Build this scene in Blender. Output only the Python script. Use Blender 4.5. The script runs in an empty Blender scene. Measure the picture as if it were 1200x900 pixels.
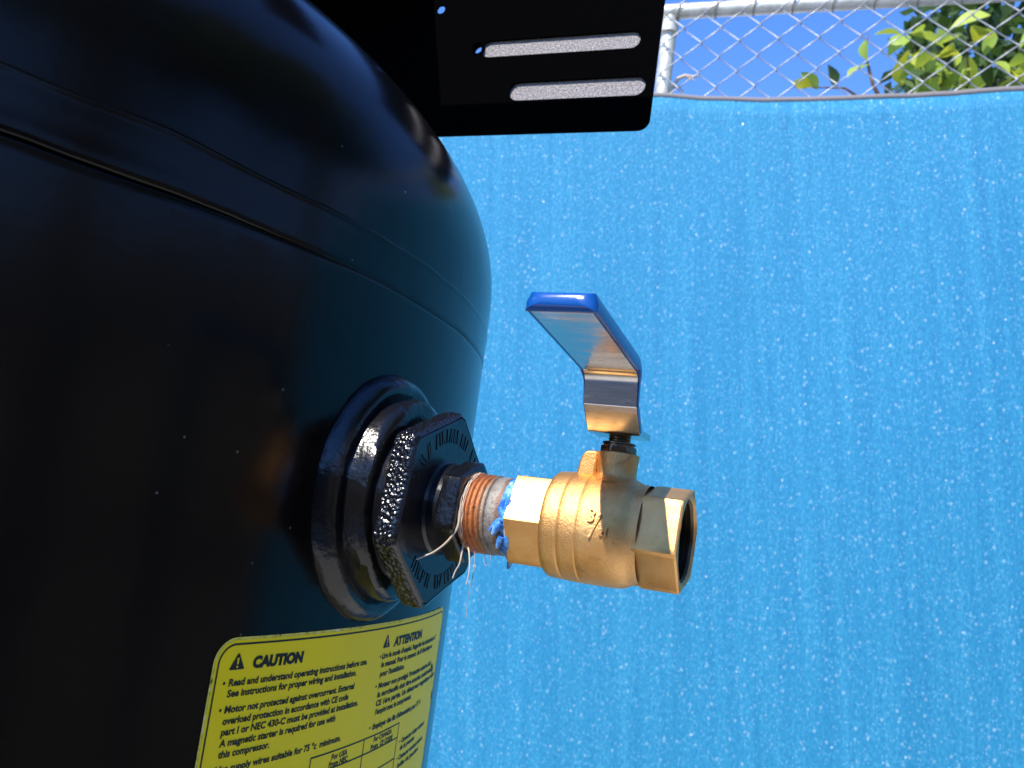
import bpy, bmesh, math, random
from mathutils import Vector, Matrix, noise
from math import sin, cos, pi, radians, sqrt, atan2
random.seed(7)
S = bpy.context.scene
C = S.collection

# ------------------------------------------------------------------ camera
CAMZ = 1.35                                  # lens height above the ground
PITCH, ROLL = 0.14804, 0.13301
fw = Vector((0, cos(PITCH), sin(PITCH)))
up0 = Vector((0, -sin(PITCH), cos(PITCH)))
rt0 = Vector((1, 0, 0))
rt = rt0 * cos(ROLL) + up0 * sin(ROLL)
up = -rt0 * sin(ROLL) + up0 * cos(ROLL)
cd = bpy.data.cameras.new('camera')
cd.sensor_width = 36.0
cd.lens = 30.0
cd.clip_start = 0.01
cd.clip_end = 2000
cd.dof.use_dof = True
cd.dof.focus_distance = 0.29
cd.dof.aperture_fstop = 30
cam = bpy.data.objects.new('camera', cd)
C.objects.link(cam)
cam.matrix_world = Matrix(((rt.x, up.x, -fw.x, 0), (rt.y, up.y, -fw.y, 0), (rt.z, up.z, -fw.z, CAMZ), (0, 0, 0, 1)))
S.camera = cam

# ------------------------------------------------------------------ sky and sun
SUN = Vector((-0.4145, -0.5162, 0.7495)).normalized()
w = bpy.data.worlds.new("World")
S.world = w
w.use_nodes = True
wn = w.node_tree
sky = wn.nodes.new('ShaderNodeTexSky')
sky.sky_type = 'NISHITA'
sky.sun_disc = False
sky.sun_elevation = math.asin(SUN.z)
sky.sun_rotation = atan2(SUN.x, SUN.y)
sky.air_density = 1.0
sky.dust_density = 0.0
sky.ozone_density = 5.0
bg = wn.nodes['Background']
bg.inputs['Strength'].default_value = 0.15
hs = wn.nodes.new('ShaderNodeHueSaturation'); hs.inputs['Saturation'].default_value = 1.20; hs.inputs['Hue'].default_value = .513
wn.links.new(sky.outputs[0], hs.inputs['Color']); wn.links.new(hs.outputs[0], bg.inputs['Color'])
sd = bpy.data.lights.new('sun', 'SUN')
sd.energy = 3.35
sd.angle = radians(0.53)
sd.color = (1.0, 0.955, 0.88)
sun = bpy.data.objects.new('sun', sd)
C.objects.link(sun)
sun.rotation_euler = SUN.to_track_quat('Z', 'Y').to_euler()
S.view_settings.view_transform = 'Standard'
S.view_settings.look = 'None'
S.view_settings.exposure = 1.25
S.view_settings.gamma = 1.0

# ------------------------------------------------------------------ materials
def mat(name, color=(.5, .5, .5), rough=.5, metal=0.0, spec=.5, coat=0.0):
    m = bpy.data.materials.new(name)
    m.use_nodes = True
    b = m.node_tree.nodes['Principled BSDF']
    b.inputs['Base Color'].default_value = (*color, 1)
    b.inputs['Roughness'].default_value = rough
    b.inputs['Metallic'].default_value = metal
    b.inputs['Specular IOR Level'].default_value = spec
    b.inputs['Coat Weight'].default_value = coat
    return m

class N:
    """small helper round one material's node tree"""
    def __init__(s, m):
        s.t = m.node_tree; s.b = s.t.nodes['Principled BSDF']
        s.co = s.t.nodes.new('ShaderNodeTexCoord')
    def new(s, k, **p):
        n = s.t.nodes.new(k)
        for a, v in p.items():
            setattr(n, a, v)
        return n
    def link(s, a, b): s.t.links.new(a, b)
    def mapping(s, scale=(1, 1, 1), src='Object'):
        mp = s.new('ShaderNodeMapping'); mp.inputs['Scale'].default_value = scale
        s.link(s.co.outputs[src], mp.inputs['Vector']); return mp.outputs[0]
    def noise(s, scale, detail=4, rough=.55, vec=None, dist=0):
        n = s.new('ShaderNodeTexNoise'); n.inputs['Scale'].default_value = scale
        n.inputs['Detail'].default_value = detail; n.inputs['Roughness'].default_value = rough
        n.inputs['Distortion'].default_value = dist
        s.link(vec if vec else s.co.outputs['Object'], n.inputs['Vector']); return n.outputs['Fac']
    def voro(s, scale, vec=None, feature='F1', out='Distance', rnd=1.0):
        n = s.new('ShaderNodeTexVoronoi', feature=feature); n.inputs['Scale'].default_value = scale
        n.inputs['Randomness'].default_value = rnd
        s.link(vec if vec else s.co.outputs['Object'], n.inputs['Vector']); return n.outputs[out]
    def ramp(s, fac, stops, interp='LINEAR'):
        r = s.new('ShaderNodeValToRGB'); r.color_ramp.interpolation = interp
        e = r.color_ramp.elements
        while len(e) < len(stops): e.new(0.5)
        for i, (p, c) in enumerate(stops):
            e[i].position = p; e[i].color = (*c, 1) if len(c) == 3 else c
        s.link(fac, r.inputs[0]); return r.outputs[0]
    def mix(s, fac, a, b, blend='MIX'):
        m = s.new('ShaderNodeMix', data_type='RGBA', blend_type=blend)
        for sock, v in ((m.inputs[0], fac), (m.inputs[6], a), (m.inputs[7], b)):
            if hasattr(v, 'is_output'): s.link(v, sock)
            elif isinstance(v, tuple): sock.default_value = (*v, 1)
            else: sock.default_value = v
        return m.outputs[2]
    def math(s, op, a, b=0.0):
        m = s.new('ShaderNodeMath', operation=op)
        for k, v in ((0, a), (1, b)):
            if hasattr(v, 'is_output'): s.link(v, m.inputs[k])
            else: m.inputs[k].default_value = v
        return m.outputs[0]
    def bump(s, h, strength=.3, dist=.001, prev=None):
        b = s.new('ShaderNodeBump'); b.inputs['Strength'].default_value = strength
        b.inputs['Distance'].default_value = dist
        s.link(h, b.inputs['Height'])
        if prev: s.link(prev, b.inputs['Normal'])
        return b.outputs[0]
    def color(s, v): s.link(v, s.b.inputs['Base Color'])
    def rough(s, v): s.link(v, s.b.inputs['Roughness'])
    def normal(s, v): s.link(v, s.b.inputs['Normal'])

def rampfac(n, fac, lo, hi):
    r = n.new('ShaderNodeMapRange'); r.inputs[1].default_value = lo; r.inputs[2].default_value = hi
    n.link(fac, r.inputs[0]); return r.outputs[0]

# gloss black tank paint, dusty
m_tank = mat('black_gloss_paint', (.003, .003, .004), .14, 0, .20)
n = N(m_tank)
dust = rampfac(n, n.voro(300), .13, .06)
keep = rampfac(n, n.noise(9, 3), .52, .66)
pick = rampfac(n, n.voro(300, out='Color'), .84, .88)
dustm = n.math('MULTIPLY', n.math('MULTIPLY', dust, pick), keep)
film = rampfac(n, n.noise(14, 5, .65), .4, .8)
n.color(n.mix(dustm, n.mix(film, (.0024, .0021, .0020), (.0044, .0040, .0037)), (.45, .45, .45)))
n.rough(n.math('ADD', n.math('MULTIPLY', n.noise(30, 4), .06), .145))
n.normal(n.bump(n.noise(60, 3), .05, .002, n.bump(n.noise(420, 2), .03, .0005)))
m_shine = mat('wet_black_paint', (.005, .0048, .0048), .20, 0, .45)      # thickly painted weld flange
n = N(m_shine)
n.normal(n.bump(n.noise(90, 4, .5), .30, .002, n.bump(n.noise(600, 3), .25, .0006)))
m_cast = mat('black_cast_paint', (.005, .005, .006), .2, 0, .6)       # sand cast iron under gloss paint
n = N(m_cast)
g = n.voro(620, feature='SMOOTH_F1')
n.normal(n.bump(n.noise(900, 2, .5), .15, .0008))
m_castface = mat('black_face_paint', (.006, .006, .007), .24, 0, .5)
n = N(m_castface)
n.normal(n.bump(n.noise(260, 5, .6), .25, .0008))
m_plate = mat('black_plate_paint', (.0015, .0015, .0017), .55, 0, 0.0)
n = N(m_plate)
n.normal(n.bump(n.noise(700, 3), .05, .0004))
m_grit = mat('gritty_grey_steel', (.27, .255, .27), .45, .25, .6)
n = N(m_grit)
gr = n.noise(900, 4, .8)
n.color(n.ramp(gr, [(.3, (.06, .055, .055)), (.5, (.22, .20, .20)), (.68, (.62, .58, .57))]))
n.normal(n.bump(n.noise(1300, 3, .8), .9, .0008))
# brass
def brass(name, dark=1.0, sand=.35):
    m = mat(name, (.62, .40, .17), .36, 1.0)
    n = N(m)
    big = n.noise(70, 5, .6)
    fine = n.noise(1500, 3, .75)
    c = n.ramp(big, [(.3, (.63 * dark, .33 * dark, .10 * dark)), (.5, (.80 * dark, .44 * dark, .155 * dark)), (.75, (.88 * dark, .54 * dark, .225 * dark))])
    st = rampfac(n, n.noise(160, 4, .7, dist=.6), .62, .78)
    n.color(n.mix(n.math('MULTIPLY', st, .6), c, (.34, .17, .07)))
    n.rough(n.math('ADD', n.math('MULTIPLY', fine, .20), .40))
    n.normal(n.bump(fine, sand, .0006, n.bump(n.noise(240, 4), .12, .0008)))
    return m
m_brass = brass('cast_brass', 1.0, .38)
m_brass_smooth = brass('machined_brass', 1.0, .14)
m_bore = mat('dark_bore_brass', (.10, .075, .05), .4, 1.0)
m_steel = mat('brushed_stainless', (.60, .57, .53), .18, 1.0)
n = N(m_steel)
n.rough(n.math('ADD', n.math('MULTIPLY', rampfac(n, n.noise(240, 5, .7, vec=n.mapping((.2, 1, 1))), .4, .75), .22), .14))
n.normal(n.bump(n.noise(500, 3, vec=n.mapping((.25, 1, 1))), .06, .0003))
m_nut = mat('oiled_dark_steel', (.22, .15, .09), .35, 1.0)
m_vinyl = mat('blue_vinyl', (.004, .068, .29), .22, 0, .5)
n = N(m_vinyl)
n.normal(n.bump(n.noise(160, 3), .08, .001))
# nipple: rusty thread, bare zinc, brown rust along its own length
m_nip = mat('rusty_galvanized', (.4, .2, .1), .6, .3)
n = N(m_nip)
sx = n.new('ShaderNodeSeparateXYZ'); n.link(n.co.outputs['Object'], sx.inputs[0])
wob = n.math('ADD', sx.outputs['X'], n.math('MULTIPLY', n.math('SUBTRACT', n.noise(160, 3), .5), .004))
f_ = rampfac(n, wob, .034, .054)
base = n.ramp(f_, [(.0, (.30, .27, .24)), (.08, (.48, .28, .15)), (.14, (.45, .14, .035)), (.40, (.42, .15, .045)), (.47, (.30, .20, .13)), (.52, (.24, .22, .195)), (.66, (.27, .245, .21)), (.72, (.20, .11, .07)), (.85, (.20, .11, .07)), (1.0, (.2, .12, .09))])
sp = rampfac(n, n.noise(700, 4, .75), .50, .68)
n.color(n.mix(n.math('MULTIPLY', sp, .75), base, (.10, .05, .03)))
n.rough(n.math('ADD', n.math('MULTIPLY', n.noise(300), .3), .38))
n.normal(n.bump(n.noise(800, 4, .7), .6, .0007))
m_seal = mat('blue_thread_sealant', (.10, .35, .80), .35)
n = N(m_seal)
n.color(n.ramp(n.noise(260, 3, .6), [(.38, (.010, .09, .42)), (.52, (.07, .28, .62)), (.70, (.50, .62, .72))]))
n.normal(n.bump(n.noise(500, 3), .5, .001))
m_fibre = mat('pale_hemp_fibre', (.55, .44, .33), .7)
m_fibre_grey = mat('grey_hemp_fibre', (.30, .27, .27), .7)
# label
m_yel = mat('yellow_label_vinyl', (.72, .72, .028), .45, 0, .2)
n = N(m_yel)
n.color(n.mix(rampfac(n, n.noise(35, 4), .35, .75), (.95, .735, .004), (.90, .70, .012)))
m_edge = mat('worn_label_edge', (.55, .56, .30), .6)
n = N(m_edge)
n.color(n.ramp(n.noise(420, 4, .7), [(.34, (.04, .04, .02)), (.42, (.62, .55, .06)), (.56, (.80, .68, .08)), (.66, (.75, .76, .62))]))
m_ink = mat('black_label_ink', (.012, .012, .010), .5, 0, .3)
# fence
m_wire = mat('galvanized_wire', (.60, .60, .62), .45, .55)
n = N(m_wire); n.color(n.ramp(n.noise(90, 4), [(.35, (.18, .19, .21)), (.65, (.33, .34, .36))]))
m_tube = mat('galvanized_tube', (.74, .74, .70), .42, .35)
n = N(m_tube); n.color(n.ramp(n.noise(30, 5, .65), [(.35, (.42, .42, .38)), (.6, (.62, .62, .57))])); n.normal(n.bump(n.noise(200, 3), .08, .001))
m_tie = mat('dull_tie_wire', (.22, .21, .19), .6, .4)
# woven shade cloth
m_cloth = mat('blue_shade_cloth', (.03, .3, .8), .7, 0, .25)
n = N(m_cloth)
flat = n.mapping((1, 0, 1))
warp = n.noise(60, 5, .65, vec=n.mapping((7, 0, .20)))
mr = n.mapping((1, 0, 1)); n.t.nodes[-1].inputs['Rotation'].default_value = (0, radians(7), 0)
m2 = n.new('ShaderNodeMapping'); m2.inputs['Scale'].default_value = (5, 0, .16); n.link(mr, m2.inputs['Vector'])
fold_tone = n.noise(9, 4, .6, vec=m2.outputs[0])  # slanted streaks: light and shade of folds painted into the colour
weave = n.noise(230, 3, .65, vec=n.mapping((1.0, 0, .50)))
fib = rampfac(n, n.math('ADD', n.math('MULTIPLY', warp, .26), n.math('ADD', n.math('MULTIPLY', weave, .62), n.math('MULTIPLY', fold_tone, .30))), .43, .78)
c0 = n.ramp(fib, [(.0, (.008, .122, .262)), (.5, (.015, .174, .318)), (1.0, (.050, .262, .405))])
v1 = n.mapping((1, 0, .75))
def speck_glint(scale, lo, hi, k0, k1):  # weave specks, plus sunlight through pinholes painted as pale dots
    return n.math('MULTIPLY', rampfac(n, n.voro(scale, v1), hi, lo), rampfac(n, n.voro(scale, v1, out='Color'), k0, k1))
c1 = n.mix(n.math('MULTIPLY', speck_glint(210, .10, .42, .30, .90), .62), c0, (.17, .36, .52))
c1 = n.mix(n.math('MULTIPLY', speck_glint(95, .10, .30, .45, .95), .48), c1, (.33, .47, .56))
c1 = n.mix(n.math('MULTIPLY', speck_glint(46, .045, .085, .62, .85), .6), c1, (.60, .66, .70))
n.color(n.mix(speck_glint(16, .016, .032, .62, .70), c1, (.86, .88, .88)))
n.normal(n.bump(weave, .4, .002, n.bump(warp, .3, .003)))
m_hem = mat('grey_hem_binding', (.15, .135, .14), .7)
n = N(m_hem); n.normal(n.bump(n.noise(300, 2), .3, .001))
# plants
def leafmat(name, a, b, tr):
    m = mat(name, a, .45, 0, .4)
    n = N(m)
    oi = n.new('ShaderNodeObjectInfo')
    n.color(n.mix(oi.outputs['Random'], a, b))
    t = n.new('ShaderNodeBsdfTranslucent'); t.inputs[0].default_value = (*tr, 1)
    mx = n.new('ShaderNodeMixShader'); mx.inputs[0].default_value = .35
    out = n.t.nodes['Material Output']
    n.link(n.b.outputs[0], mx.inputs[1]); n.link(t.outputs[0], mx.inputs[2]); n.link(mx.outputs[0], out.inputs[0])
    return m
m_leaf = leafmat('green_leaf', (.22, .34, .04), (.46, .52, .09), (.40, .50, .06))
m_leaf_y = leafmat('yellow_leaf', (.55, .52, .03), (.42, .46, .05), (.5, .5, .04))
m_leaf_d = leafmat('deep_shade_leaf', (.035, .07, .018), (.06, .11, .025), (.06, .12, .02))  # dark colour, also standing for shade inside the shrub
m_bark = mat('brown_bark', (.16, .10, .065), .85)
n = N(m_bark); n.color(n.ramp(n.noise(60, 5), [(.35, (.08, .05, .035)), (.7, (.26, .18, .12))])); n.normal(n.bump(n.noise(90, 4), .6, .004))
m_twig = mat('dry_twig_bark', (.55, .42, .30), .8)
# ground and the added board fences
m_conc = mat('yard_concrete', (.26, .25, .23), .85)
n = N(m_conc); n.color(n.ramp(n.noise(3, 7, .65), [(.3, (.46, .43, .38)), (.7, (.60, .56, .50))])); n.normal(n.bump(n.noise(60, 5), .3, .004))
m_board = mat('dark_backdrop_board', (.035, .026, .02), .7, 0, .3)  # dark tone of the added rear fence, to deepen reflections
n = N(m_board); n.color(n.ramp(n.noise(12, 5, .6, vec=n.mapping((4, 4, .3))), [(.3, (.040, .028, .018)), (.7, (.095, .066, .044))])); n.normal(n.bump(n.noise(30, 4, vec=n.mapping((4, 4, .3))), .3, .003))

m_board2 = mat('backdrop_board', (.2, .15, .1), .75, 0, .3)  # lighter tone of the added side fence, to bounce some fill
n = N(m_board2); n.color(n.ramp(n.noise(12, 5, .6, vec=n.mapping((4, 4, .3))), [(.3, (.15, .115, .085)), (.7, (.24, .19, .14))])); n.normal(n.bump(n.noise(30, 4, vec=n.mapping((4, 4, .3))), .3, .003))

# ------------------------------------------------------------------ object helpers
def put(name, data, parent=None, material=None, loc=None):
    o = bpy.data.objects.new(name, data)
    C.objects.link(o)
    if parent: o.parent = parent
    if material and data is not None: data.materials.append(material)
    if loc: o.location = loc
    return o

def tag(o, label, cat, group=None, kind=None):
    o['label'] = label; o['category'] = cat
    if group: o['group'] = group
    if kind: o['kind'] = kind
    return o

def thing(name, label, cat, loc=(0, 0, 0), rz=0.0, group=None):
    o = bpy.data.objects.new(name, None); C.objects.link(o)
    o.empty_display_size = .05
    o.location = loc; o.rotation_euler = (0, 0, rz)
    return tag(o, label, cat, group)

def fin(bm, name, smooth=30):
    bmesh.ops.recalc_face_normals(bm, faces=bm.faces)
    me = bpy.data.meshes.new(name); bm.to_mesh(me); bm.free()
    if smooth:
        for p in me.polygons: p.use_smooth = True
        me.set_sharp_from_angle(angle=radians(smooth))
    return me

def rings(bm, loops, close0=False, close1=False, closed=True):
    """skin a list of equally long point loops"""
    vs = [[bm.verts.new(p) for p in lp] for lp in loops]
    m = len(vs[0])
    for a, b in zip(vs[:-1], vs[1:]):
        for i in range(m if closed else m - 1):
            j = (i + 1) % m
            bm.faces.new((a[i], a[j], b[j], b[i]))
    if close0: bm.faces.new(vs[0])
    if close1: bm.faces.new(vs[-1])
    return vs

def lathe(bm, prof, seg=96, th0=0.0, rf=None, c0=False, c1=False, off=(0, 0)):
    """profile of (s, r, hexness[, radius limit]) turned round local X"""
    loops = []
    for k, p in enumerate(prof):
        s, r = p[0], p[1]; hx = p[2] if len(p) > 2 else 0; lim = p[3] if len(p) > 3 else 9
        lp = []
        for i in range(seg):
            th = 2 * pi * i / seg
            rr = r
            if hx:
                a = (th % (pi / 3)) - pi / 6
                rh = min(r * cos(pi / 6) / cos(a), lim)
                rr = rh
            t = th + th0
            if rf: rr, ds = rf(s, rr, t)
            else: ds = 0
            lp.append((s + ds, off[0] + rr * cos(t), off[1] + rr * sin(t)))
        loops.append(lp)
    return rings(bm, loops, c0, c1)

def tube(bm, pts, r, sides=8, caps=True):
    pts = [Vector(p) for p in pts]
    rs = r if isinstance(r, (list, tuple)) else [r] * len(pts)
    loops = []; ref = None
    for i, p in enumerate(pts):
        d = (pts[min(i + 1, len(pts) - 1)] - pts[max(i - 1, 0)]).normalized()
        if ref is None:
            ref = Vector((0, 0, 1)) if abs(d.z) < .9 else Vector((1, 0, 0))
        a = d.cross(ref).normalized(); b = a.cross(d).normalized(); ref = b
        loops.append([p + (a * cos(2 * pi * k / sides) + b * sin(2 * pi * k / sides)) * rs[i] for k in range(sides)])
    rings(bm, loops, caps, caps)

def box(bm, x0, x1, y0, y1, z0, z1):
    v = [bm.verts.new(p) for p in ((x0, y0, z0), (x1, y0, z0), (x1, y1, z0), (x0, y1, z0), (x0, y0, z1), (x1, y0, z1), (x1, y1, z1), (x0, y1, z1))]
    for f in ((0, 3, 2, 1), (4, 5, 6, 7), (0, 1, 5, 4), (1, 2, 6, 5), (2, 3, 7, 6), (3, 0, 4, 7)):
        bm.faces.new([v[i] for i in f])

def bevel(o, width, seg=2, angle=35):
    b = o.modifiers.new('bevel', 'BEVEL'); b.width = width; b.segments = seg
    b.limit_method = 'ANGLE'; b.angle_limit = radians(angle); b.harden_normals = False

# ------------------------------------------------------------------ setting: ground, and unseen board fences added to tone the reflections
bm = bmesh.new()
R0 = 400.0
q = [bm.verts.new(p) for p in ((-R0, -R0, 0), (R0, -R0, 0), (R0, R0, 0), (-R0, R0, 0))]
bm.faces.new(q)
g = put('ground', fin(bm, 'ground', 0), None, m_conc); g['kind'] = 'structure'

def added_board_fence(label, loc, rz, nb, m):
    bm = bmesh.new(); box(bm, -.072, .072, -.011, .011, .04, 2.15)
    bme = fin(bm, 'board', 0); bme.materials.append(m)
    bf = thing('added_board_fence', label, 'fence', loc, rz)
    h = nb * .15 / 2
    for k in range(nb):
        put('board', bme, bf, None, (-h + .075 + k * .15, random.uniform(-.003, .003), random.uniform(-.02, .02)))
    for z in (.5, 1.2, 1.9):
        bm = bmesh.new(); box(bm, -h, h, -.062, -.018, z - .045, z + .045)
        put('rail', fin(bm, 'rail', 0), bf, m)
    for k in range(4):
        x = -h + .1 + (2 * h - .2) * k / 3
        bm = bmesh.new(); box(bm, x - .05, x + .05, -.17, -.066, 0, 2.1)
        put('post', fin(bm, 'post', 0), bf, m)
added_board_fence('added brown board fence, unseen on the right, toning reflections and bounce light', (2.53, -.95, 0), atan2(-1, -.2), 22, m_board2)
added_board_fence('added dark board fence, unseen behind the camera, darkening reflections', (-.55, -2.55, 0), pi, 38, m_board)

# ------------------------------------------------------------------ compressor tank
TX, TY, TR = -0.31564, 0.41571, 0.300
SEAM1, SEAM2 = .0849 + CAMZ, .0699 + CAMZ
tank = thing('compressor_tank', 'big glossy black upright air compressor tank with a domed top and a yellow caution label', 'tank', (TX, TY, 0))
SEG = 360
def gap(i):
    """how open the lap joint is round the tank: open on one side, welded shut on the other"""
    a = (360 * i / SEG + 90) % 360            # azimuth from the lens side
    t = min(max((58 - a) / 20, 0), 1) if a < 180 else min(max((a - 300) / 30, 0), 1)
    return .10 + .90 * t * t * (3 - 2 * t)
def ring_at(z, r, jit=0.0, zj=0.0, seed=0.0, ga=None):
    lp = []
    for i in range(SEG):
        a = 2 * pi * i / SEG
        p = Vector((cos(a) * 24, sin(a) * 24, seed))
        rr = r + jit * noise.noise(p) + jit * .6 * noise.noise(p * 2.7)
        zz = z + zj * noise.noise(p * .5 + Vector((0, 0, 9))) + zj * .35 * noise.noise(p * 1.9)
        if ga: rr += ga[0] * gap(i); zz += ga[1] * gap(i)
        lp.append((rr * cos(a), rr * sin(a), zz))
    return lp
bm = bmesh.new()
zs = [.16 + (SEAM2 - .004 - .16) * k / 40 for k in range(41)]
loops = [ring_at(z, TR) for z in zs]
loops += [ring_at(SEAM2 - .0016, TR, .0001, .0005), ring_at(SEAM2 - .0008, TR, .0001, .0005, ga=(-.0004, 0)), ring_at(SEAM2 - .0003, TR, 0, .0005, ga=(-.0020, 0))]
rings(bm, loops)
put('shell', fin(bm, 'shell', 50), tank, m_tank)
bm = bmesh.new()
loops = [ring_at(SEAM2 - .0006, TR - .0040, 0, .0005), ring_at(SEAM2 - .0002, TR - .0003, .0001, .0005), ring_at(SEAM2 + .0003, TR + .0001, .0001, .0005, ga=(.0001, 0)), ring_at(SEAM2 + .0016, TR + .00012, .0001, .0006, ga=(.0002, 0)),
         ring_at(SEAM2 + .004, TR + .0001, .00008, .0004, ga=(.0001, 0))]
for k in range(1, 5):
    loops.append(ring_at(SEAM2 + .004 + .0022 * k, TR + .0001, .00006, .0002, k))
loops += [ring_at(SEAM1 - .0012, TR + .0001, .00005, .0012, 5), ring_at(SEAM1 - .0005, TR + .00024, .00016, .0012, 5), ring_at(SEAM1 + .0001, TR + .00022, .00016, .0012, 5), ring_at(SEAM1 + .0005, TR + .0001, .00005, .0012, 5), ring_at(SEAM1 + .0008, TR - .004, 0, .0012, 5)]
rings(bm, loops)
put('weld_seam', fin(bm, 'weld_seam', 50), tank, m_tank)
# dome
HZ, HH, HN = .0952 + CAMZ, .135, 2.25
bm = bmesh.new()
loops = [ring_at(SEAM1 - .0002, TR - .006, 0, .0012, 5), ring_at(SEAM1 + .0004, TR + .00004, .00002, .0012, 5), ring_at(SEAM1 + .004, TR)]
for k in range(0, 60):
    t = pi / 2 * k / 60
    loops.append(ring_at(HZ + HH * sin(t) ** (2 / HN), TR * cos(t) ** (2 / HN)))
rings(bm, loops, False, True)
put('domed_head', fin(bm, 'domed_head', 50), tank, m_tank)
# skirt and base ring at the bottom
bm = bmesh.new()
loops = [ring_at(.165, TR - .001)] + [ring_at(.16 - .10 * sin(pi / 2 * k / 16), (TR - .001) * cos(pi / 2 * k / 16) + .002) for k in range(1, 17)]
rings(bm, loops, False, True)
put('bottom_head', fin(bm, 'bottom_head', 50), tank, m_tank)
bm = bmesh.new()
rings(bm, [ring_at(.0, .27), ring_at(.17, .27), ring_at(.17, .276), ring_at(.006, .276), ring_at(.006, .32), ring_at(.0, .32), ring_at(.0, .27)])
put('base_skirt', fin(bm, 'base_skirt', 30), tank, m_tank)

# frame of the valve and its pipe: local X runs out of the tank, Y away from the lens, Z up
PH = radians(67)
VO = Vector((TX + TR * sin(PH), TY - TR * cos(PH), CAMZ - .0016))
VRZ = PH - pi / 2
# weld flange: part of the tank, so in the tank's frame
def to_tank(s, t, u):
    a = Vector((sin(PH), -cos(PH), 0)); tt = Vector((cos(PH), sin(PH), 0))
    return VO + a * s + tt * t + Vector((0, 0, u)) - Vector((TX, TY, 0))
def saddle(r, th):
    t = r * cos(th)
    return sqrt(TR * TR - t * t) - TR
bm = bmesh.new()
loops = []
seg = 120
for (h, r, foll) in ((-.003, .0445, 1), (.0006, .0442, 1), (.0030, .0430, 1), (.0052, .0412, 1), (.0060, .0390, .9), (.0056, .0375, .8), (.0050, .0364, .55), (.0062, .0360, .2), (.0092, .0358, 0), (.0116, .0350, 0), (.0128, .0330, 0), (.0128, .0200, 0)):
    lp = []
    for i in range(seg):
        th = 2 * pi * i / seg
        p = Vector((cos(th) * 3, sin(th) * 3, h * 200))
        rr = r + .0006 * noise.noise(p) + .0003 * noise.noise(p * 3)
        hh = h + .0004 * noise.noise(p * 1.3 + Vector((5, 0, 0)))
        lp.append(to_tank(hh + foll * saddle(rr * .88, th), rr * cos(th) * .84, rr * sin(th) * .96 + .0012))
    loops.append(lp)
rings(bm, loops, False, True)
put('weld_flange', fin(bm, 'weld_flange', 40), tank, m_shine)

# ---- caution label (a part of the tank), laid out in millimetres round the shell
lab = None
def cyl(x, z, lift):
    """x mm along the shell from azimuth 0, z mm from lens height"""
    a = x / 1000 / TR; r = TR + lift
    return (r * sin(a), -r * cos(a), CAMZ + z / 1000)
LX0, LX1, LZ1, LZ0, LR = 286.6, 444.0, -44.3, -150.0, 7.0
def sheet(bm, x0, x1, z0, z1, rad, lift, thick=.0002, nx=64, nz=40):
    rows = []
    zz = [z1 - rad * (1 - cos(pi / 2 * k / 10)) for k in range(11)] + [z1 - rad - (z1 - z0 - 2 * rad) * k / nz for k in range(1, nz)] + [z0 + rad * (1 - sin(pi / 2 * k / 10)) for k in range(11)]
    for z in zz:
        d = 0
        if z > z1 - rad: d = rad - sqrt(max(rad ** 2 - (z - (z1 - rad)) ** 2, 0))
        if z < z0 + rad: d = rad - sqrt(max(rad ** 2 - ((z0 + rad) - z) ** 2, 0))
        rows.append([cyl(x0 + d + (x1 - x0 - 2 * d) * i / nx, z, lift) for i in range(nx + 1)])
    rings(bm, rows, closed=False)
bm = bmesh.new(); sheet(bm, LX0, LX1, LZ0, LZ1, LR, .00025)
lab = put('caution_label', fin(bm, 'caution_label', 60), tank, m_edge)
lab['label'] = 'yellow caution label with black print in two languages'
bm = bmesh.new(); sheet(bm, LX0 + .75, LX1 - .9, LZ0 + .8, LZ1 - .75, LR - .7, .00032)
put('yellow_face', fin(bm, 'yellow_face', 60), lab, m_yel)
def strip(bm, pts, wdt, lift):
    P = [Vector((a, b, 0)) for a, b in pts]
    rows = []
    for i, p in enumerate(P):
        d = (P[min(i + 1, len(P) - 1)] - P[max(i - 1, 0)]).normalized()
        nn = Vector((-d.y, d.x, 0)) * wdt / 2
        rows.append([cyl(p.x + nn.x, p.y + nn.y, lift), cyl(p.x - nn.x, p.y - nn.y, lift)])
    rings(bm, rows, closed=False)
def line(bm, x0, z0, x1, z1, wdt, lift=.00040):
    k = max(2, int(abs(x1 - x0) / 2))
    strip(bm, [(x0 + (x1 - x0) * i / k, z0 + (z1 - z0) * i / k) for i in range(k + 1)], wdt, lift)
bm = bmesh.new()
bx0, bx1, bz1, bz0, br = LX0 + 1.7, LX1 - 1.5, LZ1 - 1.9, LZ0 + 1.9, 5.2
path = []
for cx, cz, a0 in ((bx0 + br, bz1 - br, 180), (bx1 - br, bz1 - br, 90), (bx1 - br, bz0 + br, 0), (bx0 + br, bz0 + br, -90)):
    if path:
        px, pz = path[-1]; ex, ez = cx + br * cos(radians(a0)), cz + br * sin(radians(a0))
        path += [(px + (ex - px) * k / 60, pz + (ez - pz) * k / 60) for k in range(1, 60)]
    path += [(cx + br * cos(radians(a0 - 90 * k / 10)), cz + br * sin(radians(a0 - 90 * k / 10))) for k in range(11)]
px, pz = path[-1]; ex, ez = path[0]
path += [(px + (ex - px) * k / 60, pz + (ez - pz) * k / 60) for k in range(1, 61)]
strip(bm, path, .55, .00040)
put('border_line', fin(bm, 'border_line', 0), lab, m_ink)
bm = bmesh.new()
for z in (-83.6, -88.9, -96.5, -104.0, -111.5, -119.0): line(bm, 332.7, z, 393.6, z, .5)
for x in (332.7, 364.0, 393.6): line(bm, x, -83.4, x, -119.2, .45, .00043)
put('table_grid', fin(bm, 'table_grid', 0), lab, m_ink)
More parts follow.
